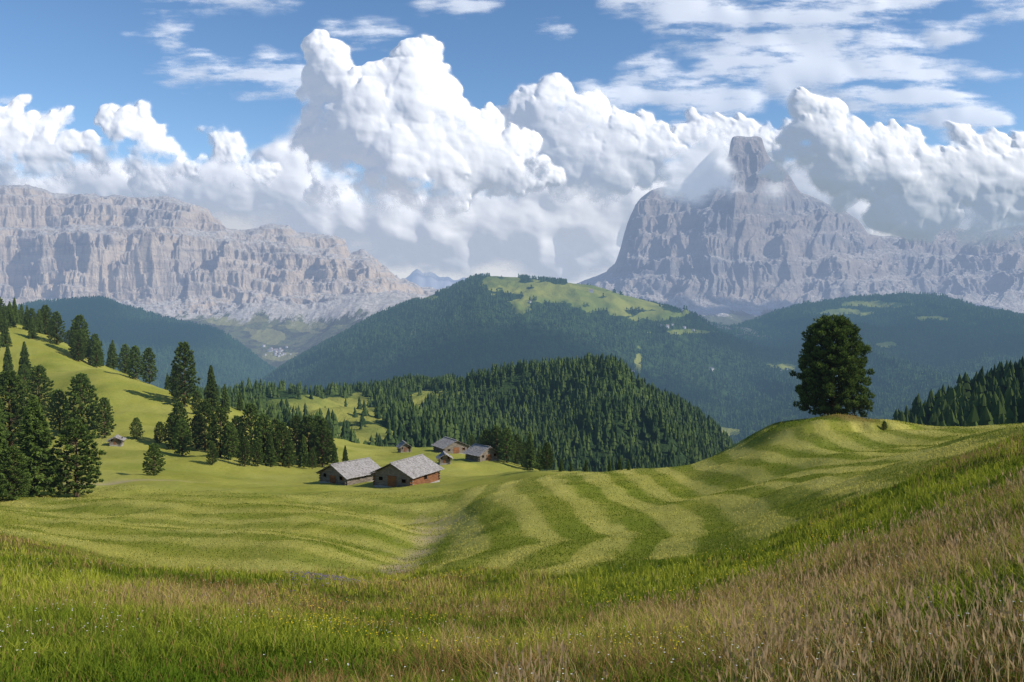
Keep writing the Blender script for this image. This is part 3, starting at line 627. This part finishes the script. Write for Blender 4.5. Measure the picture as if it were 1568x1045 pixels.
# ---------------------------------------------------------------- clouds: relief banks of vapour, opacity kept per vertex
def cloud_mat(name,alb,emis,ecol=(0.60,0.64,0.75)):
    m,T=new_mat(name)
    d1=T.n('ShaderNodeBsdfDiffuse'); d1.inputs[0].default_value=(alb,alb,alb,1)
    em=T.n('ShaderNodeEmission'); em.inputs[0].default_value=(*ecol,1); em.inputs[1].default_value=emis  # even glow added in place of light scattered inside the cloud
    ad=T.n('ShaderNodeAddShader'); T.l(d1.outputs[0],ad.inputs[0]); T.l(em.outputs[0],ad.inputs[1])
    tb=T.n('ShaderNodeBsdfTransparent'); mx=T.n('ShaderNodeMixShader'); T.l(attr(T,'vapour'),mx.inputs[0]); T.l(tb.outputs[0],mx.inputs[1])
    T.l(ad.outputs[0],mx.inputs[2]); out=T.n('ShaderNodeOutputMaterial'); T.l(mx.outputs[0],out.inputs[0]); return m
m_cl=cloud_mat('cloud_vapour',0.78,0.22); m_cb=cloud_mat('cloud_vapour_far',0.60,0.42); m_ci=cloud_mat('thin_cloud_vapour',0.78,0.40)  # stronger glow on the far layer stands in for haze
def gauss(A,s):
    p=int(4*s)+2; B=np.pad(A,p,mode='edge'); fy=np.fft.fftfreq(B.shape[0])[:,None]; fx=np.fft.rfftfreq(B.shape[1])[None,:]
    G=np.exp(-2*(math.pi*s)**2*(fx*fx+fy*fy)); return np.fft.irfft2(np.fft.rfft2(B)*G,s=B.shape)[p:-p,p:-p]
def bank(name,bl,d,seed,rough=0.5,soft=10,base=None,basefade=50,relief=0.62,child=9,mat=None,maxa=1.0,step=1.0,lumps=1.0,thin=0):
    r=np.random.default_rng(seed); S=[]
    for b in bl:
        px,py,rx=b[:3]; ry=b[3] if len(b)>3 else rx
        S.append((px,py,rx*.95,ry*.95,0))
        R=min(rx,ry)
        for i in range(child):
            a=r.uniform(0,6.283); q=r.uniform(.35,.95); R2=R*r.uniform(.22,.55)
            x2,y2=px+math.cos(a)*rx*q,py-math.sin(a)*ry*q-0.05*R; S.append((x2,y2,R2,R2,R*math.sqrt(max(0,1-q*q))*.75))
            for j in range(3):
                a3=r.uniform(0,6.283); R3=R2*r.uniform(.3,.55); S.append((x2+math.cos(a3)*R2*.8,y2+math.sin(a3)*R2*.8,R3,R3,R*math.sqrt(max(0,1-q*q))*.75+R2*.4))
    M=60
    x0=min(s[0]-s[2] for s in S)-M;x1=max(s[0]+s[2] for s in S)+M;y0=min(s[1]-s[3] for s in S)-M;y1=max(s[1]+s[3] for s in S)+M
    gx=np.arange(x0,x1,step);gy=np.arange(y0,y1,step); PX,PYY=np.meshgrid(gx,gy)
    wx=PX+ (9*fbm(PX/45,PYY/45,oct=3,seed=seed+1)+5*fbm(PX/15,PYY/15,oct=4,seed=seed+2))*rough*1.3
    wy=PYY+(9*fbm(PX/45+9,PYY/45,oct=3,seed=seed+3)+5*fbm(PX/15+9,PYY/15,oct=4,seed=seed+4))*rough*1.3
    h=np.zeros_like(PX)
    for (cx,cy,rx,ry,off) in S:
        i0=max(0,int((cx-rx-25-x0)/step));i1=min(len(gx),int((cx+rx+25-x0)/step)+1);j0=max(0,int((cy-ry-25-y0)/step));j1=min(len(gy),int((cy+ry+25-y0)/step)+1)
        if i1<=i0 or j1<=j0: continue
        q=1-((wx[j0:j1,i0:i1]-cx)/rx)**2-((wy[j0:j1,i0:i1]-cy)/ry)**2
        v=np.where(q>0,off*sstep(0,.15,q)+min(rx,ry)*np.sqrt(np.clip(q,0,1)),0)
        h[j0:j1,i0:i1]=np.maximum(h[j0:j1,i0:i1],v)
    cov=np.clip(gauss((h>0).astype(float),2.0/step),0,1)
    nz=fbm(PX/34,PYY/34,oct=7,seed=seed+9,gain=.62)
    if thin==1:
        c=gauss(cov,11/step)
        n2=fbm((PX+0.35*PYY)/(90),PYY/17,oct=7,seed=seed+11,gain=.6)
        den=maxa*sstep(0.12,1.0,c*0.95+0.9*n2*(0.4+c)+0.25*nz-0.10)*sstep(0.02,.3,c)
        H=0.8*gauss(h,9/step)
    elif thin==2:
        c=gauss(cov,14/step); n2=fbm(PX/70,PYY/38,oct=7,seed=seed+11,gain=.58)
        den=maxa*sstep(0.05,0.85,c*1.1+0.8*n2-0.05)*sstep(0.02,.35,c)
        H=0.5*gauss(h,6/step)+0.8*gauss(h,22/step)+5*gauss(n2,2/step)
    else:
        sh=int(38/step); sc=np.vstack([np.zeros((sh,cov.shape[1])),cov[:-sh]]); top=np.clip(1-gauss(sc,12/step),0,1)
        side=np.hstack([cov[:,sh:],np.zeros((cov.shape[0],sh))]); top=np.maximum(top,0.7*np.clip(1-gauss(side,12/step),0,1))
        bil=np.abs(fbm(PX/30,PYY/30,h/30,oct=2,seed=seed+7))*2; bil2=np.abs(fbm(PX/11,PYY/11,h/13,oct=4,seed=seed+8,gain=.55))*2
        amt=0.10+0.90*top
        hi=gauss(h+lumps*(7*bil+3.2*bil2)*cov,1.3/step); m1=gauss(h,4.5/step); m2=gauss(h,12/step); m3=gauss(h,34/step)
        lowc=gauss(cov,30/step)*40
        H=m2*0.28+m3*0.60+lowc*0.75 + (m1-m2)*(0.16+0.28*amt) + (hi-m1)*(0.06+0.22*amt)+4.5*fbm(PX/60,PYY/45,oct=3,seed=seed+12)*cov
        edge=gauss(h,3.0/step)
        below=0 if base is None else sstep(base-basefade*1.6,base,PYY)
        patch=sstep(-0.25,0.25,fbm(PX/80,PYY/50,oct=2,seed=seed+13))
        sf=soft*(0.7+1.9*patch*(1-0.4*top))*(1+2.0*below)
        den=sstep(0.0,1.0,edge/sf*0.8+nz*(1.0+0.8*below)*(1-sstep(1.0,3.0,edge/sf)*(1-0.4*below))-0.10)
        if base is not None: den=den*(1-sstep(0.1,1.0,sstep(base-basefade,base+basefade*.5,PYY)+0.6*nz))
        den*=maxa*cov**0.4
    den*=sstep(0,16,PX-x0)*sstep(0,16,x1-PX)*sstep(0,14,PYY-y0)*sstep(0,14,y1-PYY)
    k=d/F
    V=np.stack([(PX-CX)*k,d-H*k*relief,(HZ-PYY)*k],-1).reshape(-1,3)
    ny,nx=PX.shape; i=np.arange(ny-1)[:,None]*nx+np.arange(nx-1)[None,:]
    Fc=np.stack([i,i+nx,i+nx+1,i+1],-1).reshape(-1,4)
    D=den.ravel(); keep=(D[Fc].max(1)>0.004); Fc=Fc[keep]
    used=np.unique(Fc); mp=np.zeros(len(V),np.int64); mp[used]=np.arange(len(used))
    return mesh_np(name,V[used],mp[Fc],mat or m_cl,True,{'vapour':D[used]})
A_=[(510,108,38),(495,140,30),(640,112,39),(672,135,28),(600,142,40),(560,188,58),(640,172,50),(692,195,44),(735,218,40),(768,238,36),(800,228,26),(722,262,44),(640,252,68),(540,232,58),(500,205,38),(478,222,24),(590,292,48),(680,302,44),(780,282,32),(825,268,28),(520,290,38)]
B_=[(800,162,30),(850,170,40),(902,166,26),(780,190,28),(872,208,44),(930,218,38),(830,222,40),(985,218,32),(1040,214,30),(1088,205,20),(1000,252,40),(1062,248,34),(930,272,42),(1125,210,24),(1165,220,22),(1195,212,24),(870,270,40),(1110,245,30)]
C_=[(0,200,40),(45,192,28),(90,218,30),(120,192,18),(150,232,28),(205,200,32),(240,212,20),(262,245,26),(60,240,42),(180,255,34),(330,208,17),(352,228,22),(376,250,20),(405,270,24),(300,272,28),(-60,215,50),(0,262,44),(110,262,40),(240,275,34),(350,280,32)]
D_=[(420,300,70,44),(500,325,60,44),(600,345,80,50),(700,348,80,50),(800,345,80,50),(880,335,70,50),(940,322,60,55),(350,296,60,44),(470,372,70,36),(560,388,70,30),(680,392,80,28),(800,392,80,28),(900,390,60,34),(290,290,60,34),(850,290,70,40),(760,305,70,40),(990,290,60,50),(180,290,80,34),(60,290,80,32),(450,255,50,40),(1100,260,60,50),(1250,300,90,60),(1450,300,110,60)]
E_=[(1225,168,27),(1262,182,25),(1240,212,35),(1292,216,33),(1330,226,33),(1372,234,25),(1203,243,26),(1262,262,44),(1332,272,46),(1402,264,38),(1462,226,32),(1500,228,25),(1542,246,32),(1452,284,44),(1382,318,44),(1422,342,34),(1522,292,48),(1572,300,50),(1345,335,36),(1288,302,30),(1630,290,52),(1690,300,50),(1490,336,40),(1545,342,38),(1185,262,16),(1600,340,44),(1320,340,24),(1465,352,30),(1385,350,26)]
Fw=[(1055,286,26,14),(1085,292,32,17),(1115,299,24,13),(1030,274,22,12),(1096,236,20,20),(1072,252,24,18),(1184,266,18,16),(1174,282,16,13),(1192,245,16,14),(1012,284,20,11),(1050,262,26,14),(1080,275,30,15)]
W_=[(350,110,140,26),(440,140,70,24),(340,8,130,20),(560,70,80,22),(1000,12,90,28),(1100,48,130,40),(1250,36,140,46),(1340,8,120,24),(1180,112,130,44),(1330,132,130,36),(1420,168,100,28),(1535,15,60,22),(1080,150,100,36),(1405,105,80,16),(845,48,34,12),(1520,125,45,10),(1290,85,120,36),(985,110,50,20),(700,15,80,14),(30,175,80,14),(1480,190,80,24),(940,150,70,24),(250,60,60,12),(1440,50,60,20)]
bank('cloud_sheet',W_,16500,501,rough=1.6,relief=0.3,mat=m_ci,maxa=0.85,step=1.25,child=4,thin=1)
bank('cloud_layer',D_,14500,502,rough=1.6,relief=0.55,step=1.25,maxa=0.97,child=6,mat=m_cb,thin=2)
bank('cumulus_or_shade_cloud',B_,13000,503,rough=1.4,soft=12,base=335,basefade=75,relief=0.7)
bank('cumulus_or_shade_cloud',C_,12500,504,rough=1.3,soft=9,base=305,basefade=50,relief=0.9)
bank('cumulus_or_shade_cloud',A_,11000,505,rough=1.0,soft=7.5,base=345,basefade=85,relief=1.0)
bank('cumulus_or_shade_cloud',E_,4750,506,rough=1.2,soft=9,base=392,basefade=40,relief=0.8)
bank('summit_cloud',Fw,4850,507,rough=1.6,relief=0.4,mat=m_ci,maxa=0.9,child=4,thin=2)
# clouds added out of view towards the sun, placed only to shade the slopes
def overhead_shade(name,tx,ty,tz,t,rx,ry,seed,maxa=0.9):
    dx,dy,dz=math.sin(SUN_AZ)*math.cos(SUN_EL),math.cos(SUN_AZ)*math.cos(SUN_EL),math.sin(SUN_EL)
    cx,cy,cz=tx+t*dx,ty+t*dy,tz+t*dz
    g=np.linspace(-1.3,1.3,140); A,B=np.meshgrid(g,g); n=fbm(A*2.2+seed,B*2.2,oct=6,seed=seed,gain=.6)
    q=np.clip(1-A*A-B*B,0,1); den=maxa*sstep(0.05,0.5,1.1-np.sqrt(A*A+B*B)+0.9*n-0.1)*sstep(1.28,1.1,np.maximum(np.abs(A),np.abs(B)))
    V=np.stack([cx+A*rx,cy+B*ry,cz+0.25*rx*np.sqrt(q)*(1+0.6*n)],-1).reshape(-1,3); ny,nx=A.shape; i=np.arange(ny-1)[:,None]*nx+np.arange(nx-1)[None,:]
    mesh_np(name,V,np.stack([i,i+1,i+nx+1,i+nx],-1).reshape(-1,4),m_cl,True,{'vapour':den.ravel()})
overhead_shade('cumulus_or_shade_cloud',-150,2450,-200,5200,1150,560,611)
overhead_shade('cumulus_or_shade_cloud',-1900,3900,-150,5600,1000,900,612)
overhead_shade('cumulus_or_shade_cloud',1500,3300,-150,5600,900,700,613,0.8)
# ---------------------------------------------------------------- world
w=bpy.data.worlds.new('World'); scene.world=w; w.use_nodes=True
T=NT(w)
sky=T.n('ShaderNodeTexSky'); sky.sky_type='NISHITA'; sky.sun_disc=False; sky.sun_elevation=SUN_EL; sky.sun_rotation=SUN_AZ; sky.altitude=2000; sky.air_density=1.0; sky.dust_density=0.6; sky.ozone_density=1.4
tc=T.n('ShaderNodeTexCoord').outputs['Generated']; sp=T.n('ShaderNodeSeparateXYZ'); T.l(tc,sp.inputs[0]); zz=sp.outputs[2]
hs=T.n('ShaderNodeHueSaturation'); hs.inputs['Saturation'].default_value=1.15; hs.inputs['Value'].default_value=1.0; T.l(sky.outputs[0],hs.inputs['Color'])
bg=T.n('ShaderNodeBackground'); T.l(hs.outputs[0],bg.inputs[0]); bg.inputs[1].default_value=0.15
bv=T.mapv(tc,(1,1,2.0)); bn_=T.noise(bv,6.0,8,0.6,0.25)
bk=T.ramp(T.math('ADD',bn_,T.ramp(zz,0.03,0.17,0.42,-0.34,False)),0.40,0.66)
ccol=T.mix(T.ramp(zz,0.0,0.10,1.0,0),(0.62,0.66,0.74),(0.78,0.81,0.86))
cov=T.math('MULTIPLY',bk,T.ramp(zz,-0.02,0.0))
b2=T.n('ShaderNodeBackground'); T.l(ccol,b2.inputs[0]); b2.inputs[1].default_value=0.95
mx=T.n('ShaderNodeMixShader'); T.l(cov,mx.inputs[0]); T.l(bg.outputs[0],mx.inputs[1]); T.l(b2.outputs[0],mx.inputs[2])
out=T.n('ShaderNodeOutputWorld'); T.l(mx.outputs[0],out.inputs[0])
L=bpy.data.lights.new('sun','SUN'); L.energy=5.0; L.angle=math.radians(0.5); L.color=(1.0,0.92,0.80); so=bpy.data.objects.new('sun',L); scene.collection.objects.link(so)
dv=Vector((math.sin(SUN_AZ)*math.cos(SUN_EL),math.cos(SUN_AZ)*math.cos(SUN_EL),math.sin(SUN_EL))); so.rotation_euler=(-dv).to_track_quat('-Z','Y').to_euler()
cam=bpy.data.cameras.new('camera'); co=bpy.data.objects.new('camera',cam); scene.collection.objects.link(co); cam.sensor_width=36; cam.lens=36*F/1568; cam.clip_start=0.1; cam.clip_end=200000
co.location=(0,0,0); co.rotation_euler=(math.radians(90)-math.atan((522.5-HZ)/F),0,0); scene.camera=co
